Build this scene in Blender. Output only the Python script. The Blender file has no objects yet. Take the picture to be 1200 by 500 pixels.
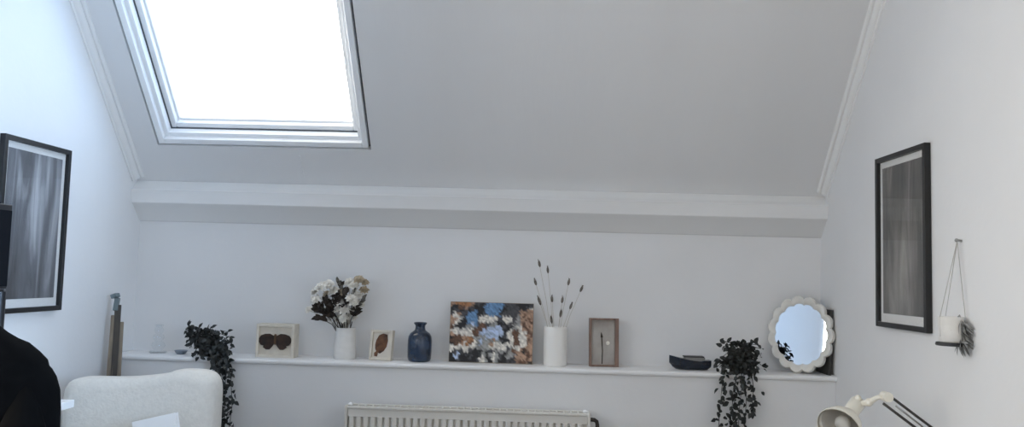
import bpy, bmesh, math, random
from mathutils import Vector, Matrix, Euler
random.seed(7)
PI = math.pi
scn = bpy.context.scene
COL = scn.collection

# ------------------------------------------------------------------ helpers
def lin(c):
    return tuple((v/255/12.92 if v/255 <= .04045 else ((v/255+.055)/1.055)**2.4) for v in c)

def mat(name, rgb, rough=.6, noise=0, nscale=30, bump=0, bscale=60, metal=0, spec=.5, trans=0, stretch=None, rgb2=None, coat=0, sheen=0):
    m = bpy.data.materials.new(name); m.use_nodes = True
    nt = m.node_tree; b = nt.nodes['Principled BSDF']
    b.inputs['Base Color'].default_value = (*lin(rgb), 1)
    b.inputs['Roughness'].default_value = rough
    b.inputs['Metallic'].default_value = metal
    b.inputs['Specular IOR Level'].default_value = spec
    b.inputs['Transmission Weight'].default_value = trans
    b.inputs['Coat Weight'].default_value = coat
    b.inputs['Sheen Weight'].default_value = sheen
    tc = nt.nodes.new('ShaderNodeTexCoord')
    vec = tc.outputs['Object']
    if stretch:
        mp = nt.nodes.new('ShaderNodeMapping'); mp.inputs['Scale'].default_value = stretch
        nt.links.new(vec, mp.inputs['Vector']); vec = mp.outputs['Vector']
    if noise or rgb2:
        n = nt.nodes.new('ShaderNodeTexNoise'); n.inputs['Scale'].default_value = nscale
        n.inputs['Detail'].default_value = 4
        nt.links.new(vec, n.inputs['Vector'])
        r = nt.nodes.new('ShaderNodeValToRGB')
        c2 = rgb2 or tuple(max(0, v*(1-noise)) for v in rgb)
        r.color_ramp.elements[0].color = (*lin(c2), 1); r.color_ramp.elements[1].color = (*lin(rgb), 1)
        r.color_ramp.elements[0].position = .35; r.color_ramp.elements[1].position = .65
        nt.links.new(n.outputs['Fac'], r.inputs['Fac']); nt.links.new(r.outputs['Color'], b.inputs['Base Color'])
    if bump:
        n = nt.nodes.new('ShaderNodeTexNoise'); n.inputs['Scale'].default_value = bscale; n.inputs['Detail'].default_value = 3
        nt.links.new(vec, n.inputs['Vector'])
        bp = nt.nodes.new('ShaderNodeBump'); bp.inputs['Strength'].default_value = bump; bp.inputs['Distance'].default_value = .01
        nt.links.new(n.outputs['Fac'], bp.inputs['Height']); nt.links.new(bp.outputs['Normal'], b.inputs['Normal'])
    return m

def glass_mat(name, tint=(1, 1, 1), gloss=.08, rough=.0):
    m = bpy.data.materials.new(name); m.use_nodes = True; nt = m.node_tree
    for n in list(nt.nodes): nt.nodes.remove(n)
    o = nt.nodes.new('ShaderNodeOutputMaterial'); t = nt.nodes.new('ShaderNodeBsdfTransparent'); g = nt.nodes.new('ShaderNodeBsdfGlossy')
    t.inputs['Color'].default_value = (*tint, 1); g.inputs['Roughness'].default_value = rough
    mx = nt.nodes.new('ShaderNodeMixShader'); f = nt.nodes.new('ShaderNodeLayerWeight'); f.inputs['Blend'].default_value = .5
    pw = nt.nodes.new('ShaderNodeMath'); pw.operation = 'POWER'; pw.inputs[1].default_value = 4.5
    ma = nt.nodes.new('ShaderNodeMath'); ma.operation = 'MULTIPLY_ADD'; ma.inputs[1].default_value = .7; ma.inputs[2].default_value = gloss*.4
    nt.links.new(f.outputs['Facing'], pw.inputs[0]); nt.links.new(pw.outputs[0], ma.inputs[0])
    nt.links.new(ma.outputs[0], mx.inputs['Fac']); nt.links.new(t.outputs[0], mx.inputs[1]); nt.links.new(g.outputs[0], mx.inputs[2])
    nt.links.new(mx.outputs[0], o.inputs['Surface'])
    return m

class MB:
    def __init__(s): s.bm = bmesh.new(); s.mi = 0
    def _f(s, vs):
        try:
            f = s.bm.faces.new(vs); f.material_index = s.mi; return f
        except ValueError: return None
    def box(s, x0, x1, y0, y1, z0, z1, M=None, bev=0):
        b = bmesh.new()
        vs = [b.verts.new((x, y, z)) for x in (x0, x1) for y in (y0, y1) for z in (z0, z1)]
        for q in ((0,1,3,2),(4,6,7,5),(0,4,5,1),(2,3,7,6),(0,2,6,4),(1,5,7,3)): b.faces.new([vs[i] for i in q])
        if bev: bmesh.ops.bevel(b, geom=b.edges[:], offset=bev, segments=3, profile=.5, affect='EDGES')
        s._merge(b, M); return s
    def _merge(s, b, M=None):
        mp = {}
        for v in b.verts: mp[v] = s.bm.verts.new(M @ v.co if M else v.co)
        for f in b.faces:
            g = s._f([mp[v] for v in f.verts])
        b.free()
    def prism(s, pts, axis, a, b, M=None):
        """closed polygon pts (2-D) extruded along axis 'x','y','z' from a to b"""
        def P(p, t):
            v = {'x': (t, p[0], p[1]), 'y': (p[0], t, p[1]), 'z': (p[0], p[1], t)}[axis]
            v = Vector(v); return M @ v if M else v
        A = [s.bm.verts.new(P(p, a)) for p in pts]; B = [s.bm.verts.new(P(p, b)) for p in pts]
        n = len(pts)
        s._f(A[::-1]); s._f(B)
        for i in range(n): s._f([A[i], A[(i+1) % n], B[(i+1) % n], B[i]])
        return s
    def lathe(s, prof, n=32, M=None, sx=1, sy=1, cap0=True, cap1=True):
        rings = []
        for r, z in prof:
            ring = []
            for i in range(n):
                v = Vector((r*sx*math.cos(2*PI*i/n), r*sy*math.sin(2*PI*i/n), z))
                ring.append(s.bm.verts.new(M @ v if M else v))
            rings.append(ring)
        for a, b in zip(rings, rings[1:]):
            for i in range(n): s._f([a[i], a[(i+1) % n], b[(i+1) % n], b[i]])
        if cap0: s._f(rings[0][::-1])
        if cap1: s._f(rings[-1])
        return s
    def tube(s, pts, r, n=8):
        pts = [Vector(p) for p in pts]
        rs = r if isinstance(r, (list, tuple)) else [r]*len(pts)
        rings = []
        for k, p in enumerate(pts):
            d = (pts[min(k+1, len(pts)-1)]-pts[max(k-1, 0)]).normalized()
            u = d.cross(Vector((0, 0, 1)))
            if u.length < .1: u = d.cross(Vector((1, 0, 0)))
            u.normalize(); w = d.cross(u)
            rings.append([s.bm.verts.new(p+rs[k]*(u*math.cos(2*PI*i/n)+w*math.sin(2*PI*i/n))) for i in range(n)])
        for a, b in zip(rings, rings[1:]):
            for i in range(n): s._f([a[i], a[(i+1) % n], b[(i+1) % n], b[i]])
        s._f(rings[0][::-1]); s._f(rings[-1])
        return s
    def ball(s, c, r, sc=(1, 1, 1), seg=12, rot=None):
        b = bmesh.new(); bmesh.ops.create_uvsphere(b, u_segments=seg, v_segments=max(6, seg*2//3), radius=r)
        M = Matrix.Translation(c) @ (rot.to_matrix().to_4x4() if rot else Matrix()) @ Matrix.Diagonal((*sc, 1))
        s._merge(b, M); return s
    def leaf(s, base, d, up, L, W, curl=.25):
        """a cupped pointed leaf of two rows of quads with thickness from a fold"""
        d = d.normalized(); side = d.cross(up)
        if side.length < .05: side = d.cross(Vector((1, .3, 0)))
        side.normalize(); nrm = side.cross(d)
        prof = [(0, .05), (.25, .8), (.5, 1), (.78, .65), (1, .02)]
        L_, C_, R_ = [], [], []
        for t, w in prof:
            c = base+d*L*t-nrm*L*curl*t*t
            L_.append(s.bm.verts.new(c-side*W*w*.5+nrm*W*w*.18)); R_.append(s.bm.verts.new(c+side*W*w*.5+nrm*W*w*.18)); C_.append(s.bm.verts.new(c))
        for i in range(4):
            s._f([L_[i], C_[i], C_[i+1], L_[i+1]]); s._f([C_[i], R_[i], R_[i+1], C_[i+1]])
    def build(s, name, m, parent=None, smooth=False, label=None, keep_origin=False, recalc=True):
        if recalc: bmesh.ops.recalc_face_normals(s.bm, faces=s.bm.faces[:])
        me = bpy.data.meshes.new(name); s.bm.to_mesh(me); s.bm.free()
        for q in (m if isinstance(m, (list, tuple)) else [m]): me.materials.append(q)
        if smooth:
            for p in me.polygons: p.use_smooth = True
            if smooth != 'all':
                me.set_sharp_from_angle(angle=math.radians(smooth if isinstance(smooth, (int, float)) and smooth > 1 else 38))
        o = bpy.data.objects.new(name, me); COL.objects.link(o)
        if parent:
            o.parent = parent
            r = parent
            while r.parent: r = r.parent
            if r.type == 'EMPTY' and not r.get('local'): o.matrix_parent_inverse = parent_world(parent).inverted()
        if label: o['label'] = label
        return o

def parent_world(o):
    M = o.matrix_parent_inverse @ o.matrix_basis
    return parent_world(o.parent) @ M if o.parent else M

def tag(o, label, cat, group=None, kind=None):
    o['label'] = label; o['category'] = cat
    if group: o['group'] = group
    if kind: o['kind'] = kind
    return o
def thing(name, label, cat, loc, group=None, local=False, rot=None):
    o = bpy.data.objects.new(name, None); COL.objects.link(o); o.location = loc; o.empty_display_size = .05
    if rot: o.rotation_euler = rot
    if local: o['local'] = 1
    return tag(o, label, cat, group)
def struct(o, label=None, cat=None):
    o['kind'] = 'structure'
    if label: o['label'] = label; o['category'] = cat
    return o

# ------------------------------------------------------------------ materials
PAINT = mat('white wall paint', (226, 226, 226), .65, noise=.015, nscale=2.5, bump=.06, bscale=45)
SLOPE = mat('white papered slope', (222, 222, 222), .7, noise=.03, nscale=1.4, bump=.08, bscale=30, stretch=(1, .25, .25))
TRIMW = mat('white gloss trim paint', (228, 228, 227), .27)
LEDGEM = mat('white satin ledge paint', (234, 234, 234), .3, noise=.02, nscale=6)
WINW = mat('white window lacquer', (236, 238, 240), .3)
GASKET_SHADE = mat('grey window seal and gap shade', (84, 88, 94), .6)
FLOORM = mat('grey brown floorboards', (122, 114, 106), .5, noise=.12, nscale=3, stretch=(8, 1, 1))
PANE = glass_mat('window pane', (1, 1, 1), .06)
PICGLASS = glass_mat('picture glass', (.97, .97, .97), .12, .02)
CLEAR = glass_mat('clear glass', (.97, .98, .985), .12, .02)
CREAM = mat('cream painted wood', (216, 208, 194), .6, noise=.06, nscale=25)
CERAM = mat('white glazed ceramic', (232, 230, 226), .28)
CERAM2 = mat('off white stoneware', (226, 224, 220), .45, noise=.03, nscale=40)
BLUEG = mat('deep blue glass', (48, 72, 104), .16, noise=.35, nscale=14, trans=.25, coat=.3)
BLACKF = mat('black frame paint', (20, 20, 21), .4)
MATB = mat('white mount board', (236, 235, 232), .8)
LEAF = mat('dark green leaves', (34, 40, 38), .5, noise=.55, nscale=60)
VINE = mat('dark vine stems', (36, 36, 32), .7)
POTD = mat('dark grey pot', (66, 66, 64), .6, noise=.15, nscale=30)
NAVY = mat('navy lacquer', (22, 32, 46), .25, noise=.2, nscale=20)
GREY = mat('mid grey paint', (128, 128, 126), .5)
BOUCLE = mat('cream boucle fabric', (224, 220, 212), .95, noise=.03, nscale=60, bump=.22, bscale=110)
WOODL = mat('oak legs', (150, 112, 74), .5, noise=.2, nscale=10, stretch=(6, 6, 1))
WOODE = mat('weathered wood', (142, 128, 110), .6, noise=.35, nscale=8, stretch=(5, 5, .7))
WOODK = mat('dark stained wood', (72, 64, 56), .6, noise=.3, nscale=8, stretch=(5, 5, .7))
ROSE = mat('rose brown wood', (140, 112, 98), .5, noise=.2, nscale=9, stretch=(6, 6, 1))
RADW = mat('white radiator enamel', (216, 213, 206), .4)
RADI = mat('radiator inner shadow metal', (120, 117, 112), .6)
STEEL = mat('brushed steel', (160, 160, 158), .3, metal=1)
DARKP = mat('dark bronze pipe', (52, 48, 44), .45, metal=.4)
DESKW = mat('white laminate', (236, 236, 235), .35)
BLACKW = mat('black wool', (9, 9, 10), 1.0, noise=.3, nscale=60, spec=.08)
TAUPE = mat('taupe lining', (92, 84, 76), .9, spec=.1)
BLACKP = mat('black plastic', (24, 25, 28), .45)
SPKF = mat('black speaker cloth', (13, 15, 20), .9, spec=.15)
PAPERW = mat('white book cloth', (240, 240, 240), .5)
LAMPC = mat('cream lamp enamel', (222, 218, 206), .35)
LAMPI = mat('lamp inner reflector', (176, 172, 164), .45)
LAMPD = mat('dark lamp rods', (58, 56, 54), .4, metal=.3)
MIRROR = mat('mirror glass', (225, 230, 235), .02, metal=1)
STRING = mat('pale cotton string', (176, 174, 170), .9)
TUFT = mat('grey dried tuft', (150, 150, 148), .9, noise=.3, nscale=50)
MOTHM = mat('dark moth wings', (62, 44, 34), .8, rgb2=(28, 22, 20), nscale=45)
MOTHB = mat('brown moth body', (92, 70, 52), .9)
BROWNP = mat('brown pressed flower print', (120, 82, 58), .8, rgb2=(58, 38, 28), nscale=38)
PETAL = mat('white dried petals', (238, 234, 225), .8, noise=.12, nscale=50)
PETALT = mat('tan dried petals', (196, 180, 154), .8, noise=.2, nscale=50)
BROWNL = mat('dark brown dried leaves', (58, 48, 40), .8, noise=.4, nscale=40)
GREYL = mat('grey dried leaves', (120, 116, 108), .8, noise=.3, nscale=40)
STEMM = mat('pale straw stems', (190, 186, 176), .8)
SEED = mat('grey brown seed heads', (134, 126, 118), .9, noise=.35, nscale=80)
BOARD = mat('charcoal board', (62, 62, 62), .8, noise=.12, nscale=20)
PHOTO = mat('grey photographic print', (150, 150, 150), .6, rgb2=(98, 98, 100), nscale=5, stretch=(3, 3, 1))

# ------------------------------------------------------------------ room
XL, XR, D = -1.8964, 1.3036, 3.8487
ANG = .8353; CA, SA = math.cos(ANG), math.sin(ANG)
Y0, Z0 = D-.07, 1.5682                 # foot of the sloped ceiling
ZC = 2.66                              # flat ceiling
ST = (ZC-Z0)/SA                        # slope length
YT = Y0-ST*CA
YR = -1.5
SM = Matrix(((1, 0, 0, 0), (0, -CA, SA, Y0), (0, SA, CA, Z0), (0, 0, 0, 1)))   # slope frame: x, s up the slope, n outwards
TH = .13

struct(MB().box(XL-.1, XR+.1, YR-.1, D+.1, -.08, 0).build('floor', FLOORM))
prof = [(YR-.1, 0), (D+.1, 0), (D+.1, Z0-.02), (Y0+SA*TH, Z0+CA*TH), (YT+SA*TH, ZC+CA*TH), (YR-.1, ZC+CA*TH)]
sy0, sy1, sz0, sz1 = .05, 1.35, .85, 2.1           # unseen side windows added in both walls for fill light
m = MB()
m.prism([(sy1, 0)]+prof[1:5]+[(sy1, ZC+CA*TH)], 'x', XL-.1, XL)
m.box(XL-.1, XL, YR-.1, sy0, 0, ZC+CA*TH); m.box(XL-.1, XL, sy0, sy1, 0, sz0); m.box(XL-.1, XL, sy0, sy1, sz1, ZC+CA*TH)
struct(m.build('wall_left', PAINT))
m = MB()
m.prism([(sy1, 0)]+prof[1:5]+[(sy1, ZC+CA*TH)], 'x', XR, XR+.1)
m.box(XR, XR+.1, YR-.1, sy0, 0, ZC+CA*TH); m.box(XR, XR+.1, sy0, sy1, 0, sz0); m.box(XR, XR+.1, sy0, sy1, sz1, ZC+CA*TH)
struct(m.build('wall_right', PAINT))
struct(MB().box(XL, XR, D, D+.1, 0, Z0+.02).build('wall_back', PAINT))
struct(MB().box(XL, XR, 3.655, D, 0, .7285).build('wall_lower', PAINT))
# wall behind the camera, with an opening for the added fill window
wx0, wx1, wz0, wz1 = -1.8, -.2, .85, 2.2
w = MB()
w.box(XL, wx0, YR-.1, YR, 0, ZC); w.box(wx1, XR, YR-.1, YR, 0, ZC)
w.box(wx0, wx1, YR-.1, YR, 0, wz0); w.box(wx0, wx1, YR-.1, YR, wz1, ZC)
struct(w.build('wall_front', PAINT))
# flat ceiling
struct(MB().box(XL, XR, YR-.1, YT, ZC, ZC+.1).build('ceiling', PAINT))
# slope with the skylight opening
ox0, ox1, os0, os1 = -1.745, -.766, .174, 1.30
c = MB()
c.box(XL, ox0, -.10, ST+.05, 0, TH, SM); c.box(ox1, XR, -.10, ST+.05, 0, TH, SM)
c.box(ox0, ox1, -.10, os0, 0, TH, SM); c.box(ox0, ox1, os1, ST+.05, 0, TH, SM)
c.box(-1.101, -1.095, .012, .135, -.0035, .001, SM)          # paper seam below the window
struct(c.build('ceiling_slope', SLOPE))
# cove mouldings where the slope meets the side walls
def cove(name, x, sgn):
    pr = [(0, -.046), (.007, -.046), (.009, -.040), (.008, -.033), (.014, -.031), (.021, -.024), (.025, -.016), (.025, -.011), (.033, -.013), (.038, -.010), (.041, -.004), (.041, .004), (0, .004)]
    m = MB()
    m.prism([(x+sgn*a, b) for a, b in pr], 'y', .0, ST+.02, SM)
    return struct(m.build(name, TRIMW, smooth=30))
cove('trim_1', XL, 1); cove('trim_2', XR, -1)
# boxed purlin: slanted face, bead, front and slanted soffit
bp = [(D, 1.535), (Y0+.030, 1.535), (Y0+.016, 1.5475), (Y0-.012, 1.520), (Y0-.020, 1.511), (Y0-.030, 1.506), (Y0-.035, 1.500), (Y0-.033, 1.495),
      (Y0-.024, 1.443), (Y0-.018, 1.436), (Y0-.008, 1.431), (D-.012, 1.364), (D, 1.360)]
struct(MB().prism(bp, 'x', XL, XR).build('beam', TRIMW, smooth=25))
# ledge board with rounded nosing
lp = [(D, .729), (3.646, .729), (3.640, .732), (3.637, .738), (3.637, .744), (3.640, .750), (3.646, .752), (D, .752)]
struct(MB().prism(lp, 'x', XL, XR).build('ledge', LEDGEM, smooth=25))

# skylight --------------------------------------------------------
win = thing('window_1', 'white framed skylight in the sloped ceiling', 'window', (0, 0, 0)); win['kind'] = 'structure'; win['local'] = 1
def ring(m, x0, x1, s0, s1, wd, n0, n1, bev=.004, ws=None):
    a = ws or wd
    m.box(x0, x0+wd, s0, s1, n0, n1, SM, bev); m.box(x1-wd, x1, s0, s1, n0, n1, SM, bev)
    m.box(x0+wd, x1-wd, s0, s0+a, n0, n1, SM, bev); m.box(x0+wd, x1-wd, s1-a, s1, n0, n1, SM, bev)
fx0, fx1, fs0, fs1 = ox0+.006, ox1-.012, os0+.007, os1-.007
m = MB(); ring(m, ox0, ox1, os0, os1, .020, .030, .038, .001); m.build('gap_shade_ring', GASKET_SHADE, win)  # dark strip painting the shadow gap between frame and plaster
m = MB(); ring(m, fx0, fx1, fs0, fs1, .028, .002, .034, .004)
ring(m, fx0+.003, fx1-.003, fs0+.003, fs1-.003, .044, .026, .08, .003)
m.build('window_frame', WINW, win)
m = MB(); ring(m, fx0+.044, fx1-.044, fs0+.044, fs1-.044, .006, .06, .085, .001); m.build('inner_gasket', GASKET_SHADE, win)
m = MB(); ring(m, fx0+.048, fx1-.048, fs0+.048, fs1-.048, .026, .066, .118, .005)
ring(m, fx0+.060, fx1-.056, fs0+.060, fs1-.060, .024, .092, .122, .004); m.build('sash', WINW, win)
MB().box(fx0+.07, fx1-.065, fs0+.07, fs1-.07, .104, .110, SM).build('pane', PANE, win)
# unseen casement added behind the camera to bring in fill light
w2 = thing('fill_window_2', 'added unseen white casement window behind the camera, for fill light', 'window', (0, 0, 0)); w2['kind'] = 'structure'; w2['local'] = 1
m = MB()
for a, b in ((wx0, wx0+.05), (wx1-.05, wx1), ((wx0+wx1)/2-.03, (wx0+wx1)/2+.03)): m.box(a, b, YR-.07, YR-.01, wz0, wz1)
m.box(wx0, wx1, YR-.07, YR-.01, wz0, wz0+.05); m.box(wx0, wx1, YR-.07, YR-.01, wz1-.05, wz1)
m.build('window_frame', WINW, w2)
MB().box(wx0+.02, wx1-.02, YR-.045, YR-.04, wz0+.02, wz1-.02).build('pane', PANE, w2)

for nm, side, xw, sg in (('fill_window_3', 'left', XL, -1), ('fill_window_4', 'right', XR, 1)):  # side casements out of view, added to brighten the opposite walls
    w3 = thing(nm, 'added unseen white casement window in the %s wall beside the camera, for fill light' % side, 'window', (0, 0, 0)); w3['kind'] = 'structure'; w3['local'] = 1
    m = MB(); xa, xb = sorted((xw+sg*.08, xw+sg*.02))
    for a, b in ((sy0, sy0+.05), (sy1-.05, sy1), ((sy0+sy1)/2-.03, (sy0+sy1)/2+.03)): m.box(xa, xb, a, b, sz0, sz1)
    m.box(xa, xb, sy0, sy1, sz0, sz0+.05); m.box(xa, xb, sy0, sy1, sz1-.05, sz1)
    m.build('window_frame', WINW, w3)
    xa, xb = sorted((xw+sg*.055, xw+sg*.05)); MB().box(xa, xb, sy0+.02, sy1-.02, sz0+.02, sz1-.02).build('pane', PANE, w3)

LZ = .752       # ledge top

# ------------------------------------------------------------------ ledge ornaments, left to right
# clear glass bubble candlestick
cs = thing('glass_candlestick', 'clear glass bubble candlestick at the left end of the ledge', 'candlestick', (-1.734, 3.76, LZ))
pf = [(.001, 0), (.036, 0), (.038, .004), (.034, .009), (.016, .014), (.024, .022), (.030, .034), (.026, .046), (.014, .053), (.020, .060), (.025, .070), (.021, .081), (.012, .087), (.017, .094), (.020, .103), (.017, .113), (.011, .118)]
MB().lathe(pf, 32, Matrix.Translation((-1.734, 3.76, LZ))).build('stem', CLEAR, cs, smooth='all')
MB().lathe([(.011, .118), (.018, .122), (.019, .128), (.013, .129), (.010, .121)], 32, Matrix.Translation((-1.734, 3.76, LZ)), cap0=False).build('candle_cup', CLEAR, cs, smooth='all')
tag(MB().lathe([(.001, 0), (.016, 0), (.022, .004), (.030, .016), (.0285, .0165), (.020, .007), (.001, .005)], 32, Matrix.Translation((-1.62, 3.745, LZ))).build('trinket_dish', mat('grey glazed dish', (128, 138, 150), .3), smooth=40),
    'small grey trinket dish on the ledge beside the left trailing plant', 'dish')

# moth shadow box
sb = thing('shadow_box', 'cream box frame on the ledge displaying a large brown moth', 'picture frame', (-1.17, 3.73, LZ))
x0, x1, z0, z1, yf, yb = -1.262, -1.088, LZ, .902, 3.70, 3.775
m = MB()
fw = .013
m.box(x0, x0+fw, yf, yb, z0, z1, bev=.0015); m.box(x1-fw, x1, yf, yb, z0, z1, bev=.0015)
m.box(x0+fw, x1-fw, yf, yb, z0, z0+fw, bev=.0015); m.box(x0+fw, x1-fw, yf, yb, z1-fw, z1, bev=.0015)
m.build('frame', CREAM, sb)
MB().box(x0+.01, x1-.01, yf+.010, yf+.016, z0+.01, z1-.01).build('backing', mat('cream backing card', (214, 206, 192), .85, noise=.05, nscale=30), sb)
mo = MB()
cx, cz = -1.176, .826
def wing(sg, pts):
    P = [(cx+sg*a*1.1, cz+b*1.12) for a, b in pts]
    mo.prism(P, 'y', yf+.002, yf+.007)
for sg in (1, -1):
    wing(sg, [(.004, .020), (.022, .029), (.042, .028), (.058, .022), (.066, .010), (.066, -.004), (.058, -.016), (.046, -.020), (.020, -.010), (.004, -.004)])
    wing(sg, [(.004, .000), (.020, -.006), (.044, -.018), (.050, -.024), (.036, -.034), (.022, -.034), (.014, -.026), (.005, -.014)])
mt = mo.build('moth', MOTHM, sb, label='dark brown moth with spread wings')
MB().ball((cx, yf+.005, cz+.004), .007, (1, .7, 3.0)).ball((cx, yf+.005, cz+.026), .006).build('body', MOTHB, mt, smooth='all')

# white vase and bouquet
VX, VY = -.868, 3.75
MB_ = MB().lathe([(.001, 0), (.047, 0), (.050, .004), (.050, .05), (.047, .10), (.044, .125), (.043, .133), (.045, .140), (.042, .141), (.039, .130), (.042, .1), (.043, .012), (.001, .010)], 48, Matrix.Translation((VX, VY, LZ)))
tag(MB_.build('vase', CERAM2, smooth=40), 'white stoneware vase holding the bouquet of dried flowers', 'vase')
rim = Vector((VX, VY, LZ+.12))
G1, G2 = 'white dried flowers in the bouquet', 'dark dried leaf sprigs in the bouquet'
def flower(p, r, petal, lab, grp):
    t = thing('dried_flower', lab, 'flower', rim, grp)
    d = (p-rim).normalized()
    mid = rim.lerp(p, .5)+Vector((0, 0, .012))
    MB().tube([rim+Vector((random.uniform(-.02, .02), random.uniform(-.02, .02), -.06)), rim+d*.01, mid, p], .0018, 5).build('stem', STEMM, t)
    mm = MB()
    face = (d+Vector((random.uniform(-.3, .3), -.8, .2))).normalized()
    a = face.cross(Vector((0, 0, 1))).normalized(); b = a.cross(face)
    for layer, (n, L, tilt) in enumerate(((8, r, .25), (7, r*.78, .7), (5, r*.5, 1.3))):
        for k in range(n):
            an = 2*PI*k/n+layer*.4+random.uniform(-.15, .15)
            rad = a*math.cos(an)+b*math.sin(an)
            mm.leaf(p+face*.003*layer, rad+face*tilt, face, L*random.uniform(.85, 1.1), L*.75, .3)
    mm.build('petals', petal, t, smooth='all')
def BP(px, py, dy=0): return Vector((-.897+(px-400)*.00394, VY-.012+dy, 1.138-(py-320)*.0039-(px-400)*.00010))
W_, T_ = 0, 1
spots = [(372, 343, 30, W_), (379, 337, 32, W_), (388, 334, 34, W_), (374, 352, 28, W_), (394, 341, 28, W_), (366, 364, 20, W_), (400, 353, 30, W_), (407, 362, 30, W_), (415, 348, 30, W_), (421, 345, 26, W_), (411, 330, 32, W_), (418, 333, 28, W_),
         (423, 326, 28, T_), (429, 329, 24, T_), (428, 338, 26, T_), (403, 342, 24, T_), (391, 371, 24, W_), (398, 373, 24, W_), (406, 372, 26, W_), (415, 370, 26, W_), (419, 352, 26, W_), (398, 362, 22, W_), (424, 355, 22, W_), (384, 345, 22, T_), (409, 353, 24, W_)]
for u, v, r, k in spots:
    p = BP(u, v, random.uniform(-.045, .02))
    if k: flower(p, r/1000, PETALT, 'tan dried flower head among white ones in the bouquet', 'tan dried flowers in the bouquet')
    else: flower(p, r/1000, PETAL, 'white dried flower head in the bouquet in the stoneware vase', G1)
def sprig(p, n, L, m_, lab, grp):
    t = thing('leaf_sprig', lab, 'leaf sprig', rim, grp)
    d = (p-rim).normalized()
    MB().tube([rim+Vector((random.uniform(-.02, .02), random.uniform(-.02, .02), -.06)), rim.lerp(p, .5), p], .0018, 5).build('stem', BROWNL, t)
    mm = MB()
    for k in range(n):
        q = rim.lerp(p, .68+.34*k/n)
        dd = (d+Vector((random.uniform(-1, 1), random.uniform(-.8, .4), random.uniform(-.9, .7)))).normalized()
        mm.leaf(q, dd, Vector((random.uniform(-.4, .4), -1, random.uniform(-.2, .6))), L*random.uniform(.8, 1.2), L*.55, .3)
    mm.build('leaves', m_, t, smooth='all')
for u, v in ((372, 359), (378, 355), (382, 361), (379, 371), (386, 352), (391, 362), (396, 350), (401, 334), (410, 341), (421, 359), (389, 357), (398, 345)):
    sprig(BP(u, v, random.uniform(-.05, -.01)), 12, .032, BROWNL, 'dark brown leaf sprig in the bouquet in the stoneware vase', G2)
for u, v in ((427, 347), (399, 329), (417, 326)):
    sprig(BP(u, v, -.02), 9, .028, GREYL, 'grey leaf sprig in the bouquet in the stoneware vase', 'grey dried leaf sprigs in the bouquet')

# small cream framed print, turned a little
sf = thing('small_frame', 'small cream frame with a brown botanical print beside the blue vase', 'picture frame', (-.70, 3.73, LZ), local=True, rot=(math.radians(-7), 0, math.radians(-14)))
m = MB(); hw, hh, fw = .054, .136, .012
m.box(-hw, -hw+fw, -.013, .013, 0, hh, bev=.0015); m.box(hw-fw, hw, -.013, .013, 0, hh, bev=.0015)
m.box(-hw+fw, hw-fw, -.013, .013, 0, fw, bev=.0015); m.box(-hw+fw, hw-fw, -.013, .013, hh-fw, hh, bev=.0015)
m.build('frame', CREAM, sf)
MB().box(-hw+.01, hw-.01, -.004, .002, .01, hh-.01).build('mount', mat('ivory card', (214, 207, 196), .85), sf)
m = MB()
m.prism([(-.028, .050), (-.020, .036), (-.004, .030), (.014, .042), (.026, .062), (.030, .088), (.026, .116), (.006, .120), (-.014, .112), (-.026, .090), (-.030, .070)], 'y', -.0062, -.0042)
m.prism([(-.030, .018), (-.016, .016), (-.014, .032), (-.022, .040), (-.032, .032)], 'y', -.0062, -.0042)
m.build('botanical_print', BROWNP, sf)
MB().box(-.012, .012, .0135, .0165, .03, .10).build('easel_back', CREAM, sf)

# blue glass vase
pf = [(.001, 0), (.042, 0), (.049, .004), (.053, .014), (.0545, .05), (.0545, .095), (.052, .112), (.044, .126), (.030, .136), (.024, .142), (.022, .152), (.023, .162), (.029, .168), (.030, .173), (.027, .175), (.020, .170), (.019, .15), (.020, .14), (.038, .125), (.046, .10), (.047, .02), (.001, .014)]
tag(MB().lathe(pf, 40, Matrix.Translation((-.526, 3.74, LZ))).build('blue_vase', BLUEG, smooth=50), 'squat deep blue glass bottle vase on the ledge', 'vase')

# abstract canvas
cv = thing('abstract_canvas', 'unframed canvas painted in blue, brown, black and white patches', 'painting', (-.205, 3.765, LZ), local=True, rot=(math.radians(-4), 0, 0))
MB().box(-.190, .190, -.012, .012, 0, .272, bev=.002).build('stretcher_canvas', mat('raw canvas edge', (150, 138, 124), .9), cv)
rows = ["toooootddkdBBBBBddddkkkkd", "kknntddkkkBBBBBBkddddkkdw", "kddkdkdBkkBBBBBkdddddtttt", "dwtddBBBkkdBBBBdddddgtntt", "twwgkBBBdwwwwwddwwwdgttnt", "ttwkkBBBwwwwwgkdwwwdgtttn", "twkkkBbBdnndggkkkddggtntt",
        "ndkkdgggnnnbbbbbdkkgwwtnt", "wwwwwwwnnnbbbbbbkdwnnwwnt", "twwwwwwnnbbbbbbbdwwnnwwtn", "knnntooggggbbbbkdwwnnwwtt", "nnnnotowgbgggtgdkkwnnwwnt", "knntwonwgbggtwwwwwwnnwwtt", "wwwwwwwwggggwwwwwdgwwtntt",
        "wdddwwdkkkgdddgggdgnttknt", "kdbdkdkkkdgkgwgdkgggnttnn", "kbbkkkdkkdwkdwgdkgddtttnt", "kkdkkkkkdwwgkwgkkdkdtnntk"]
PALC = {'B': (98, 136, 176), 'b': (172, 188, 214), 'w': (214, 209, 200), 'k': (26, 26, 29), 'd': (66, 66, 70), 'n': (98, 70, 54), 't': (166, 134, 112), 'g': (142, 142, 140), 'o': (152, 106, 70)}
rr = random.Random(3)
fine = []
for i in range(len(rows)*2):
    line = []
    for j in range(50):
        ii = min(len(rows)-1, max(0, int(i/2+rr.gauss(0, .16)))); jj = min(24, max(0, int(j/2+rr.gauss(0, .16))))
        line.append(rows[ii][min(jj, len(rows[ii])-1)])
    fine.append(line)
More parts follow.
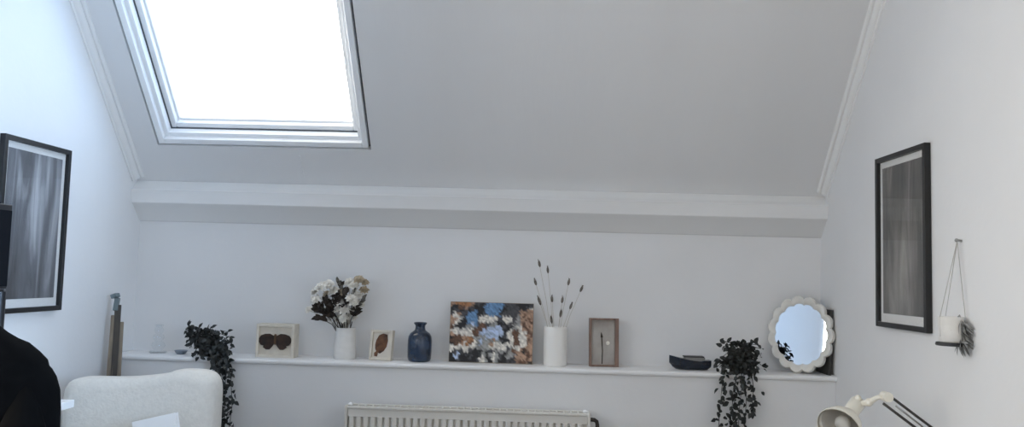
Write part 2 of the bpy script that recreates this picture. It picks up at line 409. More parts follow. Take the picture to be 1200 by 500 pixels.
bm = bmesh.new(); NR, NC = len(fine), 50
colL = bm.loops.layers.float_color.new('paint')
gv = [[None]*(NC+1) for _ in range(NR+1)]
for i in range(NR+1):
    for j in range(NC+1):
        jx = 0 if j in (0, NC) else rr.uniform(-.0026, .0026); jz = 0 if i in (0, NR) else rr.uniform(-.0026, .0026)
        gv[i][j] = bm.verts.new((-.188+.376*j/NC+jx, -.0128-rr.uniform(0, .0006), .270-.268*i/NR+jz))
vc = {}
for i in range(NR+1):
    for j in range(NC+1):
        base = PALC[fine[min(i, NR-1)][min(j, NC-1)]]; k = rr.uniform(.80, 1.16)
        vc[gv[i][j]] = (*lin(tuple(min(255, v*k) for v in base)), 1)
for i in range(NR):
    for j in range(NC):
        f = bm.faces.new([gv[i][j], gv[i+1][j], gv[i+1][j+1], gv[i][j+1]])
        for l in f.loops: l[colL] = vc[l.vert]
me = bpy.data.meshes.new('painted_face'); bm.to_mesh(me); bm.free()
PAINTED = mat('painted patches', (200, 200, 200), .6, bump=.2, bscale=120)
nt = PAINTED.node_tree; a = nt.nodes.new('ShaderNodeVertexColor'); a.layer_name = 'paint'
nt.links.new(a.outputs['Color'], nt.nodes['Principled BSDF'].inputs['Base Color'])
me.materials.append(PAINTED); pf_ = bpy.data.objects.new('painted_face', me); COL.objects.link(pf_); pf_.parent = cv

# white cylinder vase with dried grasses
GX, GY = .087, 3.74
MB_ = MB().lathe([(.001, 0), (.049, 0), (.052, .003), (.053, .02), (.053, .160), (.052, .170), (.050, .173), (.047, .171), (.046, .16), (.047, .015), (.001, .012)], 48, Matrix.Translation((GX, GY, LZ)))
tag(MB_.build('cylinder_vase', CERAM, smooth=40), 'tall white cylinder vase holding the dried grass stems', 'vase')
tops = [((.006, 1.205), 'tallest dried grass stem in the cylinder vase'), ((.045, 1.178), 'second tallest dried grass stem, right beside the tallest'), ((-.010, 1.122), 'leftmost dried grass stem, its head just above the canvas corner'),
        ((.141, 1.126), 'tall pale dried grass stem on the right of the vase'), ((.199, 1.097), 'dried grass stem leaning furthest to the right'), ((.010, 1.038), 'thick headed dried grass stem low on the left of the vase'),
        ((.067, 1.048), 'straight dried grass stem at middle height above the vase'), ((.114, 1.045), 'dried grass stem right of the straight middle stem'), ((.153, 1.018), 'dried grass stem leaning right under the furthest leaning one'),
        ((.107, .985), 'short dried grass stem right of the vase centre'), ((.066, .956), 'shortest dried grass stem just above the vase rim')]
for k, ((x, z), lab) in enumerate(tops):
    y = GY+random.uniform(-.02, .02)
    b0 = Vector((GX+(x-GX)*.12, GY, LZ+.06)); mid = Vector((GX+(x-GX)*.55, (y+GY)/2, LZ+.06+(z-LZ-.06)*.55+.006)); p = Vector((x, y, z))
    t = thing('bunny_tail', lab, 'dried stem', b0, 'dried grasses in the cylinder vase')
    MB().tube([b0, mid, p], .0011, 5).build('stem', STEMM, t)
    d = (p-mid).normalized(); m = MB()
    L = .030 if k < 9 else .036
    if k == 5: L = .042
    rot = d.to_track_quat('Z', 'Y').to_euler()
    m.ball(p, .0062, (1, 1, L/.0124), 8, rot)
    for q in range(26):
        s_ = random.uniform(-.5, .5)*L; an = random.uniform(0, 2*PI)
        side = Vector((math.cos(an), math.sin(an), 0))
        m.leaf(p+d*s_*.9, side*.5+d, side, .011, .0035, .1)
    m.build('seed_head', SEED, t, smooth='all')

# rose wood frame
rf = thing('wooden_frame', 'thin rose brown wooden frame with a single stem picture', 'picture frame', (.306, 3.755, LZ), local=True, rot=(math.radians(-4), 0, math.radians(6)))
m = MB(); hw, hh, fw = .066, .216, .008
m.box(-hw, -hw+fw, -.016, .016, 0, hh, bev=.001); m.box(hw-.016, hw, -.016, .016, 0, hh, bev=.001)
m.box(-hw+fw, hw-.016, -.016, .016, 0, fw, bev=.001); m.box(-hw+fw, hw-.016, -.016, .016, hh-fw, hh, bev=.001)
m.build('frame', ROSE, rf)
MB().box(-hw+.006, hw-.012, -.002, .004, .006, hh-.006).build('picture', mat('grey misted print', (184, 180, 174), .7, rgb2=(150, 143, 136), nscale=7), rf)
m = MB(); m.tube([(-.008, -.003, .012), (-.006, -.003, .07), (-.010, -.003, .13)], .0022, 6)
m.tube([(-.010, -.003, .13), (-.012, -.003, .152)], [.006, .001], 6); m.build('painted_stem', BROWNL, rf)
MB().lathe([(.001, 0), (.008, .0), (.009, .002), (.001, .004)], 16, Matrix.Translation((.018, -.002, .105)) @ Matrix.Rotation(PI/2, 4, 'X')).build('painted_bloom', PETAL, rf)

# navy boat
bt = thing('boat_ornament', 'dark navy boat ornament with a low grey cabin', 'ornament', (.69, 3.735, LZ))
def hull(m, zo, inset):
    secs = []
    N = 13
    for k in range(N):
        t = k/(N-1); x = .596+.182*t
        wd = (.034*math.sin(min(1, t*1.9+.06)*PI/2))*(1-.25*max(0, t-.7)/.3)-inset
        top = .815-.020*math.sin(t*PI*.62)+(.004*t if t > .8 else 0) - .004*t
        bot = .752+(.030*(1-t/.22)**2 if t < .22 else 0)+(.012*((t-.88)/.12)**2 if t > .88 else 0)
        if t < .12: x += .0
        secs.append((x, max(wd, .003), top, bot+inset))
    rings = []
    for x, wd, top, bot in secs:
        r = []
        for a in range(9):
            an = PI*a/8
            r.append(m.bm.verts.new((x, 3.735+wd*math.cos(an)*1.0, top-(top-bot)*math.sin(an)**.6)))
        rings.append(r)
    for a, b in zip(rings, rings[1:]):
        for i in range(8): m._f([a[i], a[i+1], b[i+1], b[i]])
    m._f(rings[0]); m._f(rings[-1])
    for a, b in zip(rings, rings[1:]): m._f([a[0], b[0], b[8], a[8]])
    return secs
m = MB(); hull(m, 0, 0); m.build('hull', NAVY, bt, smooth=40)
MB().box(.662, .752, 3.715, 3.755, .790, .809, bev=.003).build('cabin', GREY, bt, label='grey cabin')
MB().box(.658, .748, 3.712, 3.758, .8085, .8135, bev=.002).build('cabin_roof', BLACKP, bt, label='black roof slab')

# trailing plants ---------------------------------------------------
def plant(name, lab, cx, cy, crown, trails, npot, seed, L=.026):
    R_ = random.Random(seed)
    t = thing(name, lab, 'plant', (cx, cy, LZ))
    MB().lathe([(.001, 0), (.036, 0), (.039, .003), (.047, .075), (.049, .082), (.046, .084), (.043, .075), (.001, .07)], 32, Matrix.Translation((cx, cy, LZ))).build('pot', POTD, t, smooth=40)
    f = MB(); v = MB()
    def rl(p, out, s=1):
        d = Vector((R_.gauss(0, .7), R_.gauss(-.25, .6), R_.gauss(-.1, .6)))+out
        f.leaf(p, d, Vector((R_.uniform(-.5, .5), R_.uniform(-1, -.2), R_.uniform(0, 1))), L*s*R_.uniform(.75, 1.25), L*s*R_.uniform(.55, .75), .3)
    for px, py, pz, rx, rz, n in crown:
        for k in range(n):
            an = R_.uniform(0, 2*PI); r = math.sqrt(R_.random())
            p = Vector((px+rx*r*math.cos(an), py+R_.uniform(-.045, .035), pz+rz*r*math.sin(an)))
            rl(p, Vector((math.cos(an)*.6, 0, math.sin(an)*.5)))
            if k % 4 == 0: v.tube([(cx, cy, LZ+.07), Vector((cx, cy, LZ+.09)).lerp(p, .6)+Vector((0, 0, .012)), p], .0014, 4)
    for pts, n, spread in trails:
        pts = [Vector(p) for p in pts]
        v.tube(pts, .0016, 5)
        for k in range(n):
            u = (k+R_.random())/n*(len(pts)-1); i = min(int(u), len(pts)-2)
            p = pts[i].lerp(pts[i+1], u-i)
            rl(p+Vector((R_.gauss(0, spread), R_.uniform(-.012, .012), 0)), Vector((R_.choice((-1, 1))*.5, -.2, -.5)))
    f.build('foliage', LEAF, t, smooth='all'); v.build('vines', VINE, t, smooth='all')
plant('trailing_plant', 'dark leaved trailing plant behind the cream chair', -1.475, 3.70,
      [(-1.50, 3.69, .835, .066, .05, 130), (-1.54, 3.69, .865, .04, .03, 26), (-1.42, 3.67, .80, .055, .05, 70), (-1.385, 3.67, .83, .03, .04, 12), (-1.47, 3.66, .775, .055, .025, 40)],
      [([(-1.46, 3.69, .82), (-1.41, 3.63, .79), (-1.385, 3.60, .70), (-1.375, 3.60, .55), (-1.37, 3.60, .40)], 110, .012),
       ([(-1.44, 3.69, .82), (-1.38, 3.63, .78), (-1.355, 3.60, .70), (-1.35, 3.60, .55), (-1.345, 3.60, .42)], 90, .012),
       ([(-1.45, 3.69, .81), (-1.41, 3.63, .77), (-1.40, 3.60, .68), (-1.395, 3.60, .50), (-1.395, 3.60, .36)], 80, .012),
       ([(-1.44, 3.69, .80), (-1.36, 3.63, .75), (-1.33, 3.60, .67), (-1.318, 3.60, .55), (-1.325, 3.60, .46)], 34, .010)], 1, 11)
plant('trailing_plant', 'dark leaved trailing plant beside the scalloped mirror', .895, 3.70,
      [(.90, 3.68, .85, .055, .035, 110), (.84, 3.68, .868, .035, .02, 14), (.955, 3.68, .868, .03, .018, 14), (.90, 3.66, .80, .058, .045, 90), (.965, 3.66, .80, .03, .04, 10), (.83, 3.66, .79, .045, .04, 24)],
      [([(.88, 3.69, .83), (.87, 3.63, .79), (.855, 3.60, .70), (.84, 3.60, .58), (.825, 3.60, .44)], 80, .014),
       ([(.90, 3.69, .83), (.89, 3.63, .79), (.885, 3.60, .70), (.875, 3.60, .60), (.87, 3.60, .47)], 66, .014),
       ([(.86, 3.69, .82), (.82, 3.63, .78), (.80, 3.60, .69), (.79, 3.60, .58), (.785, 3.60, .42)], 46, .012),
       ([(.91, 3.69, .82), (.93, 3.63, .78), (.935, 3.60, .70), (.93, 3.60, .63), (.925, 3.60, .58)], 40, .014),
       ([(.92, 3.69, .82), (.90, 3.63, .76), (.905, 3.60, .66), (.90, 3.60, .55), (.895, 3.60, .49)], 22, .012)], 1, 23)

# scalloped mirror and the board behind it
mr = thing('scalloped_mirror', 'oval mirror in a scalloped white frame propped in the right corner', 'mirror', (1.169, 3.725, LZ), local=True, rot=(math.radians(-5), 0, math.radians(-36)))
NS, NA = 15, 240
A_, B_ = .144, .168
def scal(an, k, amp): return 1*k+amp*abs(math.cos(NS*an/2))**.8
def contour(k, amp, zoff=0, ph=0):
    return [((A_*scal(2*PI*i/NA, k, amp))*math.cos(2*PI*i/NA), .172+(B_*scal(2*PI*i/NA, k, amp))*math.sin(2*PI*i/NA)) for i in range(NA)]
m = MB()
rings = [(contour(.94, .09), .008), (contour(.94, .09), -.006), (contour(.91, .085), -.014), (contour(.84, .06), -.012), (contour(.78, .05), -.004), (contour(.76, .05), .000), (contour(.76, .05), .008)]
R3 = [[m.bm.verts.new((x, y, z)) for x, z in c_] for c_, y in rings]
for a, b in zip(R3, R3[1:]+R3[:1]):
    for i in range(NA): m._f([a[i], a[(i+1) % NA], b[(i+1) % NA], b[i]])
m.build('mirror_frame', mat('chalky white frame', (226, 224, 218), .5, noise=.05, nscale=20), mr, smooth=40)
MB().prism(contour(.80, .05), 'y', .000, .006).build('mirror_glass', MIRROR, mr)
tag(MB().box(-.006, .006, 3.672, 3.838, 0, .285, Matrix.Translation((1.284, 0, LZ)) @ Matrix.Rotation(math.radians(2), 4, 'Y'), bev=.001).build('charcoal_board', BOARD),
    'dark charcoal board leaning on the right wall behind the scalloped mirror', 'board')

# ------------------------------------------------------------------ radiator
rd = thing('radiator', 'white column fronted radiator under the ledge', 'radiator', (-.29, 3.60, .1))
rx0, rx1, ry0, ry1, rz0, rz1 = -.812, .238, 3.545, 3.625, .10, .575
for a in (rx0, rx1-.012): MB().box(a, a+.012, ry0, ry1, rz0, rz1, bev=.003).build('side_panel', RADW, rd)
m = MB(); m.box(rx0+.010, rx1-.010, ry0+.002, ry0+.014, rz1-.012, rz1, bev=.003); m.box(rx0+.010, rx1-.010, ry1-.014, ry1-.002, rz1-.012, rz1, bev=.003)
n = 34
for k in range(n): 
    x = rx0+.02+(rx1-rx0-.04)*k/(n-1); m.box(x-.003, x+.003, ry0+.012, ry1-.012, rz1-.010, rz1-.002)
m.build('top_grille', RADW, rd)
m = MB(); pitch = .0305; nfl = 33; pw = pitch
pr = [(rx0+.012, ry0+.028)]
x = rx0+.016
for k in range(nfl):
    xa = x+k*pitch
    if xa+pitch > rx1-.012: break
    pr += [(xa, ry0+.024), (xa+.004, ry0+.008), (xa+.008, ry0+.006), (xa+pitch-.012, ry0+.006), (xa+pitch-.007, ry0+.008), (xa+pitch-.003, ry0+.024)]
pr += [(rx1-.012, ry0+.028), (rx1-.012, ry0+.040), (rx0+.012, ry0+.040)]
m.prism(pr, 'z', rz0+.01, rz1-.045); m.build('fluted_front', RADW, rd, smooth=25)
MB().box(rx0+.012, rx1-.012, ry0+.010, ry0+.030, rz1-.046, rz1-.012, bev=.002).build('top_rail', RADW, rd)
for sx in (rx0+.020, rx1-.022): MB().lathe([(.001, 0), (.010, 0), (.011, .004), (.009, .010), (.001, .013)], 20, Matrix.Translation((sx, ry0+.030, rz1-.001))).build('vent_cap', mat('bright white cap', (246, 246, 246), .25), rd, smooth='all')
MB().tube([(rx1-.004, 3.575, rz1-.028), (rx1+.018, 3.575, rz1-.030), (rx1+.028, 3.575, rz1-.036), (rx1+.031, 3.575, rz1-.050), (rx1+.031, 3.575, .0)], .0085, 12).tube([(rx1+.031, 3.575, rz1-.075), (rx1+.031, 3.575, rz1-.115)], .015, 14).build('valve_pipe', DARKP, rd, smooth=40, label='dark bronze valve pipe')
for sx in (rx0+.12, rx1-.12): MB().box(sx-.02, sx+.02, 3.622, 3.655, .3, .42).build('wall_bracket', RADW, rd)
for sx in (rx0+.10, rx1-.10): MB().box(sx-.015, sx+.015, ry0+.03, ry1, 0, rz0+.02).build('foot', RADW, rd)

# ------------------------------------------------------------------ wall pictures
def wall_picture(name, lab, X, sg, y0, y1, z0, z1, art, bandcol):
    """sg +1: hangs on the left wall facing +x; -1: on the right wall"""
    t = thing(name, lab, 'picture', (X, (y0+y1)/2, z0))
    A = lambda d0, d1: (min(X+sg*d0, X+sg*d1), max(X+sg*d0, X+sg*d1))
    fw = .018; m = MB(); a, b = A(0.001, .022)
    m.box(a, b, y0, y0+fw, z0, z1, bev=.001); m.box(a, b, y1-fw, y1, z0, z1, bev=.001)
    m.box(a, b, y0+fw, y1-fw, z0, z0+fw, bev=.001); m.box(a, b, y0+fw, y1-fw, z1-fw, z1, bev=.001)
    m.build('frame', BLACKF, t)
    a, b = A(.002, .008); MB().box(a, b, y0+.012, y1-.012, z0+.012, z1-.012).build('mount', MATB, t)
    a, b = A(.008, .0095); p = MB().box(a, b, y0+.040, y1-.040, z0+.050, z1-.042).build('print', art, t)
    a, b = A(.013, .0145); MB().box(a, b, y0+.014, y1-.014, z0+.014, z1-.014).build('glass', PICGLASS, t)
def art_mat(name, c0, c1, c2, zc, yc, seed):
    """grey draped-figure photograph: vertical folds, a paler form near (yc, zc)"""
    m = mat(name, c1, .6); nt = m.node_tree; b = nt.nodes['Principled BSDF']
    tc = nt.nodes.new('ShaderNodeTexCoord')
    mp = nt.nodes.new('ShaderNodeMapping'); mp.inputs['Scale'].default_value = (1, 16, 2.2); mp.inputs['Location'].default_value = (seed, seed*2.1, seed*.7)
    n = nt.nodes.new('ShaderNodeTexNoise'); n.inputs['Scale'].default_value = 1.0; n.inputs['Detail'].default_value = 6; n.inputs['Distortion'].default_value = .8
    nt.links.new(tc.outputs['Object'], mp.inputs['Vector']); nt.links.new(mp.outputs['Vector'], n.inputs['Vector'])
    mp2 = nt.nodes.new('ShaderNodeMapping'); mp2.inputs['Location'].default_value = (0, -yc*6.0, -zc*3.4); mp2.inputs['Scale'].default_value = (0, 6.0, 3.4)
    g = nt.nodes.new('ShaderNodeTexGradient'); g.gradient_type = 'SPHERICAL'
    nt.links.new(tc.outputs['Object'], mp2.inputs['Vector']); nt.links.new(mp2.outputs['Vector'], g.inputs['Vector'])
    ma = nt.nodes.new('ShaderNodeMath'); ma.operation = 'MULTIPLY_ADD'; ma.inputs[1].default_value = .28
    nt.links.new(g.outputs['Fac'], ma.inputs[0]); nt.links.new(n.outputs['Fac'], ma.inputs[2])
    r = nt.nodes.new('ShaderNodeValToRGB'); e = r.color_ramp.elements
    e[0].position = .34; e[0].color = (*lin(c0), 1); e[1].position = .82; e[1].color = (*lin(c2), 1)
    k = e.new(.55); k.color = (*lin(c1), 1)
    nt.links.new(ma.outputs[0], r.inputs['Fac']); nt.links.new(r.outputs['Color'], b.inputs['Base Color'])
    return m
wall_picture('framed_print', 'black framed grey print with white mount on the left wall', XL, 1, 2.797, 3.208, .966, 1.599, art_mat('left print', (52, 54, 58), (104, 106, 112), (190, 192, 196), 1.36, 3.02, 3), None)
wall_picture('framed_print', 'black framed dark print with white mount on the right wall', XR, -1, 2.770, 3.176, .997, 1.631, art_mat('right print', (38, 36, 34), (88, 84, 80), (160, 154, 147), 1.22, 2.98, 9), None)

# ------------------------------------------------------------------ hanging pot on the right wall
hp = thing('hanging_pot', 'small white pot hanging on strings from a wall peg', 'hanging pot', (1.262, 2.565, .98))
MB().lathe([(.001, 0), (.032, 0), (.035, .004), (.037, .075), (.034, .077), (.031, .07), (.001, .06)], 32, Matrix.Translation((1.262, 2.565, .984))).build('pot', CERAM2, hp, smooth=40)
MB().lathe([(.001, 0), (.041, 0), (.043, .003), (.041, .010), (.001, .010)], 32, Matrix.Translation((1.260, 2.565, .973))).build('base_ring', BLACKP, hp, smooth=40, label='black base ring')
MB().tube([(XR, 2.578, 1.293), (1.290, 2.578, 1.295)], .004, 8).ball((1.288, 2.578, 1.295), .006).build('peg', STEEL, hp, smooth='all')
for q in ((1.226, 2.560, 1.058), (1.262, 2.60, 1.058), (1.292, 2.540, 1.058)):
    MB().tube([(1.290, 2.578, 1.293), q, (q[0]+.001, q[1], 1.0)], .0013, 5).build('string', STRING, hp)
tf = MB(); R_ = random.Random(5)
for k in range(90):
    p0 = Vector((1.280+R_.uniform(-.008, .008), 2.536+R_.uniform(-.010, .012), 1.055-R_.random()*.07))
    tf.leaf(p0, Vector((R_.gauss(0, .3), R_.gauss(-.25, .4), R_.gauss(-1, .5))), Vector((-1, 0, .2)), .045, .007, .2)
tf.tube([(1.262, 2.56, 1.04), (1.278, 2.545, 1.066), (1.281, 2.536, 1.04), (1.281, 2.533, .98)], .003, 6)
tag(tf.build('dried_tuft', TUFT, smooth='all'), 'grey dried tuft spilling from the hanging white pot', 'dried plant')

# ------------------------------------------------------------------ desk lamp at lower right
LY = 2.6
k_ = LY/2.2
def L2(x, z, dy=0): return Vector((x*k_, LY+dy, 1.15-(1.15-z)*k_))
lp_ = thing('desk_lamp', 'cream articulated desk lamp with a round shade beside the right wall', 'lamp', (1.12, LY, .45))
hc = L2(.792, .777)                              # centre of the shade opening
ax = Vector((-.62, -.66, -.42)).normalized()     # from the socket to the opening
q = ax.to_track_quat('Z', 'Y').to_matrix().to_4x4()
M = Matrix.Translation(hc) @ q
MB().lathe([(.066, .0), (.068, .002), (.068, -.006), (.064, -.018), (.055, -.040), (.040, -.060), (.026, -.074), (.022, -.080), (.022, -.086), (.019, -.086), (.019, -.078), (.024, -.070), (.037, -.057), (.051, -.038), (.060, -.018), (.063, -.002)], 48, M, cap0=False, cap1=False).build('lamp_shade', LAMPC, lp_, smooth=50)
MB().lathe([(.062, -.010), (.0595, -.0185), (.050, -.0385), (.036, -.0575), (.023, -.0705), (.001, -.073)], 48, M, cap0=False).build('reflector', LAMPI, lp_, smooth=50, label='grey inner reflector')
MB().lathe([(.001, -.160), (.020, -.160), (.024, -.154), (.024, -.092), (.022, -.084), (.001, -.084)], 32, M).build('socket', LAMPC, lp_, smooth=40)
MB().lathe([(.001, -.07), (.010, -.069), (.011, -.058), (.021, -.042), (.024, -.030), (.020, -.018), (.001, -.010)], 24, M).build('bulb', mat('frosted bulb', (200, 198, 192), .5), lp_, smooth='all')
sk = hc-ax*.150
el = L2(.914, .862); e2 = L2(1.034, .775)
MB().tube([sk, sk.lerp(el, .35)+Vector((0, -.01, -.004)), sk.lerp(el, .7)+Vector((0, 0, .004)), el], [.008, .011, .007, .009], 10).ball(sk.lerp(el, .35)+Vector((0, -.014, -.002)), .013).ball(sk+Vector((-.002, -.012, .018)), .011).build('swivel_joint', LAMPC, lp_, smooth='all')
MB().tube([el+Vector((0, -.018, 0)), el+Vector((0, .018, 0))], .015, 16).build('elbow', LAMPC, lp_, smooth=40)
for off, r in ((Vector((.004, -.006, .006)), .0042), (Vector((-.012, -.006, -.020)), .0042)):
    MB().tube([el+off, e2+off], r, 8).build('upper_rod', LAMPD, lp_, smooth='all')
MB().tube([el+Vector((.03, .004, -.028)), e2+Vector((-.03, .004, .014))], .0028, 8).build('spring', STEEL, lp_, smooth='all')
MB().tube([e2+Vector((0, -.02, -.006)), e2+Vector((0, .02, -.006))], .014, 16).build('knee', LAMPC, lp_, smooth=40)
bs = Vector((1.12, LY, .45))
for dx in (-.010, .010): MB().tube([e2+Vector((dx, 0, -.008)), bs+Vector((dx, 0, .06))], .0042, 8).build('lower_rod', LAMPD, lp_, smooth='all')
MB().lathe([(.001, 0), (.085, 0), (.088, .006), (.082, .018), (.03, .026), (.018, .07), (.001, .072)], 40, Matrix.Translation(bs)).build('base', LAMPC, lp_, smooth=40)
cb = thing('cabinet', 'low white cabinet under the desk lamp by the right wall', 'cabinet', (1.1, 2.5, 0))
MB().box(.90, 1.295, 2.25, 2.85, .04, .45, bev=.003).build('body', DESKW, cb)
for z in (.06, .255):
    dr = MB().box(.886, .9005, 2.265, 2.835, z, z+.18, bev=.002).build('drawer', DESKW, cb)
    MB().tube([(.880, 2.5, z+.12), (.880, 2.6, z+.12)], .005, 8).build('handle', STEEL, dr)
for px in (.93, 1.27):
    for py in (2.28, 2.82): MB().box(px-.02, px+.02, py-.02, py+.02, 0, .04).build('foot', DESKW, cb)

# ------------------------------------------------------------------ cream chair
ch = thing('upholstered_chair', 'cream boucle chair with a broad rounded backrest below the ledge', 'chair', (-1.487, 2.95, 0))
def cushion(m, x0, x1, y0, y1, zfun0, zfun1, n=28, rr=.06, e=4.5):
    """soft slab in x (width) and z (height) with a rounded outline; y thickness"""
    cx = (x0+x1)/2; hw = (x1-x0)/2; NT = 96; NY = 9
    rings = []
    for j in range(NY):
        v = j/(NY-1)*2-1
        s_ = (1-abs(v)**3.0)**(1/3.0) if abs(v) < 1 else 0
        ins = .045*(1-s_)
        r = []
        for i in range(NT):
            an = 2*PI*i/NT; c_, sn = math.cos(an), math.sin(an)
            k = (abs(c_)**e+abs(sn)**e)**(-1/e)
            u, w_ = c_*k, sn*k
            x = cx+(hw-ins)*u
            zt, zb = zfun1(u), zfun0(u)
            zm = (zt+zb)/2; hz = (zt-zb)/2-ins
            r.append(m.bm.verts.new((x, (y0+y1)/2+(y1-y0)/2*v+.05*0, zm+hz*w_)))
        rings.append(r)
    for a, b in zip(rings, rings[1:]):
        for i in range(NT): m._f([a[i], a[(i+1) % NT], b[(i+1) % NT], b[i]])
    m._f(rings[0][::-1]); m._f(rings[-1])
m = MB()
top = lambda u: .746-.018*max(0, 1-((u+.25)/.75)**2)+.016*u+(.006 if u > .4 else 0)
cushion(m, -1.782, -1.200, 3.07, 3.21, lambda u: .38, top, e=7)
m.build('backrest', BOUCLE, ch, smooth='all')
m = MB(); cushion(m, -1.77, -1.21, 2.62, 3.09, lambda u: .33, lambda u: .46, e=6); m.build('seat', BOUCLE, ch, smooth='all')
for px in (-1.73, -1.25):
    for py in (2.68, 3.15):
        MB().lathe([(.012, 0), (.022, .36)], 16, Matrix.Translation((px, py, 0))).build('leg', WOODL, ch, smooth=40)
bk = thing('white_book', 'white book propped on the cream chair against its backrest', 'book', (-1.35, 3.0, .46), local=True, rot=(math.radians(-6), math.radians(-14), 0))
bk.location = (-1.345, 2.985, .472)
MB().box(-.075, .075, -.011, .011, .004, .130, bev=.001).build('pages', PAPERW, bk)
m = MB(); m.box(-.08, .078, -.014, -.011, 0, .134, bev=.0008); m.box(-.08, .078, .011, .014, 0, .134, bev=.0008); m.box(-.082, -.077, -.014, .014, 0, .134, bev=.0008)
m.build('cover', PAPERW, bk)

# folded easel in the left corner
es = thing('folded_easel', 'slim folded wooden easel leaning in the left corner by the ledge', 'easel', (-1.815, 3.5, 0))
def bar(m, a, b, w_, d_):
    a, b = Vector(a), Vector(b); dr = (b-a).normalized(); L = (b-a).length
    M = Matrix.Translation(a) @ dr.to_track_quat('Z', 'X').to_matrix().to_4x4()
    m.box(-w_/2, w_/2, -d_/2, d_/2, 0, L, M, .002)
m = MB(); bar(m, (-1.800, 3.50, 0), (-1.832, 3.565, .975), .012, .026); m.build('leg', WOODK, es)
m = MB(); bar(m, (-1.822, 3.49, 0), (-1.844, 3.56, .93), .016, .024); m.build('leg', WOODE, es)
m = MB(); bar(m, (-1.790, 3.53, 0), (-1.826, 3.59, .90), .008, .02); m.build('rear_leg', WOODE, es)
m = MB(); bar(m, (-1.838, 3.555, .95), (-1.839, 3.57, 1.005), .016, .02); m.build('mast', mat('grey green metal', (112, 124, 126), .5, metal=.3), es)
MB().box(-.016, .010, -.018, .018, -.008, .010, Matrix.Translation((-1.846, 3.568, 1.014)) @ Matrix.Rotation(math.radians(-22), 4, 'Y'), .002).build('clamp', mat('grey green clamp', (104, 118, 122), .5), es)
MB().box(-1.852, -1.796, 3.50, 3.53, .60, .655, bev=.002).build('canvas_rest', WOODE, es)

# ------------------------------------------------------------------ desk on the left with the speaker
dk = thing('desk', 'white desk along the left wall in front of the cream chair', 'desk', (-1.65, 1.8, 0))
MB().box(-1.89, -1.421, 1.0, 2.535, .708, .731, bev=.002).build('desk_top', DESKW, dk)
MB().box(-1.87, -1.455, 2.10, 2.50, .06, .708, bev=.002).build('pedestal', RADW, dk)
for z, h in ((.54, .145), (.38, .15), (.10, .27)):
    dr = MB().box(-1.4555, -1.438, 2.11, 2.49, z, z+h, bev=.002).build('drawer', DESKW, dk)
    MB().tube([(-1.430, 2.24, z+h*.6), (-1.430, 2.36, z+h*.6)], .005, 8).build('handle', STEEL, dr)
for px in (-1.86, -1.45): MB().box(px-.02, px+.02, 1.02, 1.06, 0, .708).build('leg', DESKW, dk)
for px in (-1.86, -1.47):
    for py in (2.12, 2.48): MB().box(px-.01, px+.01, py-.015, py+.015, 0, .06).build('foot', DESKW, dk)
sp = thing('speaker_stand', 'slim black speaker stand on the desk', 'speaker stand', (-1.60, 2.35, .731))
MB().lathe([(.001, 0), (.06, 0), (.062, .004), (.058, .010), (.03, .012), (.001, .012)], 32, Matrix.Translation((-1.580, 2.365, .731))).build('base', BLACKP, sp, smooth=40)
MB().tube([(-1.574, 2.37, .74), (-1.574, 2.37, 1.063)], .018, 20).build('pole', BLACKP, sp, smooth=40)
MB().box(-1.645, -1.563, 2.30, 2.376, 1.062, 1.070, bev=.002).build('top_plate', BLACKP, sp)
sk_ = thing('loudspeaker', 'small black box loudspeaker at the left edge', 'speaker', (-1.61, 2.32, 1.07))
MB().box(-1.66, -1.561, 2.275, 2.384, 1.071, 1.318, bev=.003).build('cabinet_box', BLACKP, sk_)
MB().box(-1.562, -1.557, 2.281, 2.378, 1.078, 1.300, bev=.001).build('grille', SPKF, sk_)

# black coat over a chair ---------------------------------------------
JX, JY = -1.085, 1.5
bc = thing('black_chair', 'black chair at the left edge under the black coat', 'chair', (JX, JY-.22, 0))
MB().box(JX-.17, JX+.17, JY-.02, JY+.015, .42, .97, bev=.012).build('backrest', BLACKP, bc)
MB().box(JX-.21, JX+.21, JY-.46, JY+.0, .42, .46, bev=.012).build('seat', BLACKP, bc)
for dx in (-.18, .18):
    for dy in (-.43, -.02): MB().tube([(JX+dx, JY+dy, 0), (JX+dx, JY+dy, .43)], .013, 10).build('leg', BLACKP, bc, smooth=40)
ct = thing('black_coat', 'black wool coat draped over a chair at the left edge', 'coat', (JX, JY, .5))
outl = [(1.058, .074), (1.030, .090), (1.019, .104), (1.008, .124), (.996, .145), (.980, .166), (.966, .180), (.955, .184), (.950, .190), (.936, .200), (.913, .208), (.880, .211), (.80, .213), (.70, .215), (.60, .22), (.52, .225)]
m = MB(); NT = 56; rings = []; R_ = random.Random(2)
for k, (z, hw) in enumerate(outl):
    th = .030+.045*min(1, k/6)
    r = []
    for i in range(NT):
        an = 2*PI*i/NT
        fold = .006*math.sin(an*7+z*9)*min(1, k/8)
        c_, sn = math.cos(an), math.sin(an)
        x = JX+(hw)*math.copysign(abs(c_)**.75, c_)
        y = JY+(th+fold)*math.copysign(abs(sn)**.8, sn)
        r.append(m.bm.verts.new((x, y, z+.004*math.sin(an*3)*(k > 3))))
    rings.append(r)
for a, b in zip(rings, rings[1:]):
    for i in range(NT): m._f([a[i], a[(i+1) % NT], b[(i+1) % NT], b[i]])
m._f(rings[0]); body = m.build('coat_body', BLACKW, ct, smooth='all')
m = MB()
for k in range(2):
    pass
m.lathe([(.062, .0), (.070, .004), (.066, .05), (.056, .075), (.052, .073), (.060, .045), (.058, .004)], 32, Matrix.Translation((JX, JY-.005, 1.035)) @ Matrix.Diagonal((1.15, .75, 1, 1)), cap0=False, cap1=False); m.build('collar', BLACKW, ct, smooth='all')
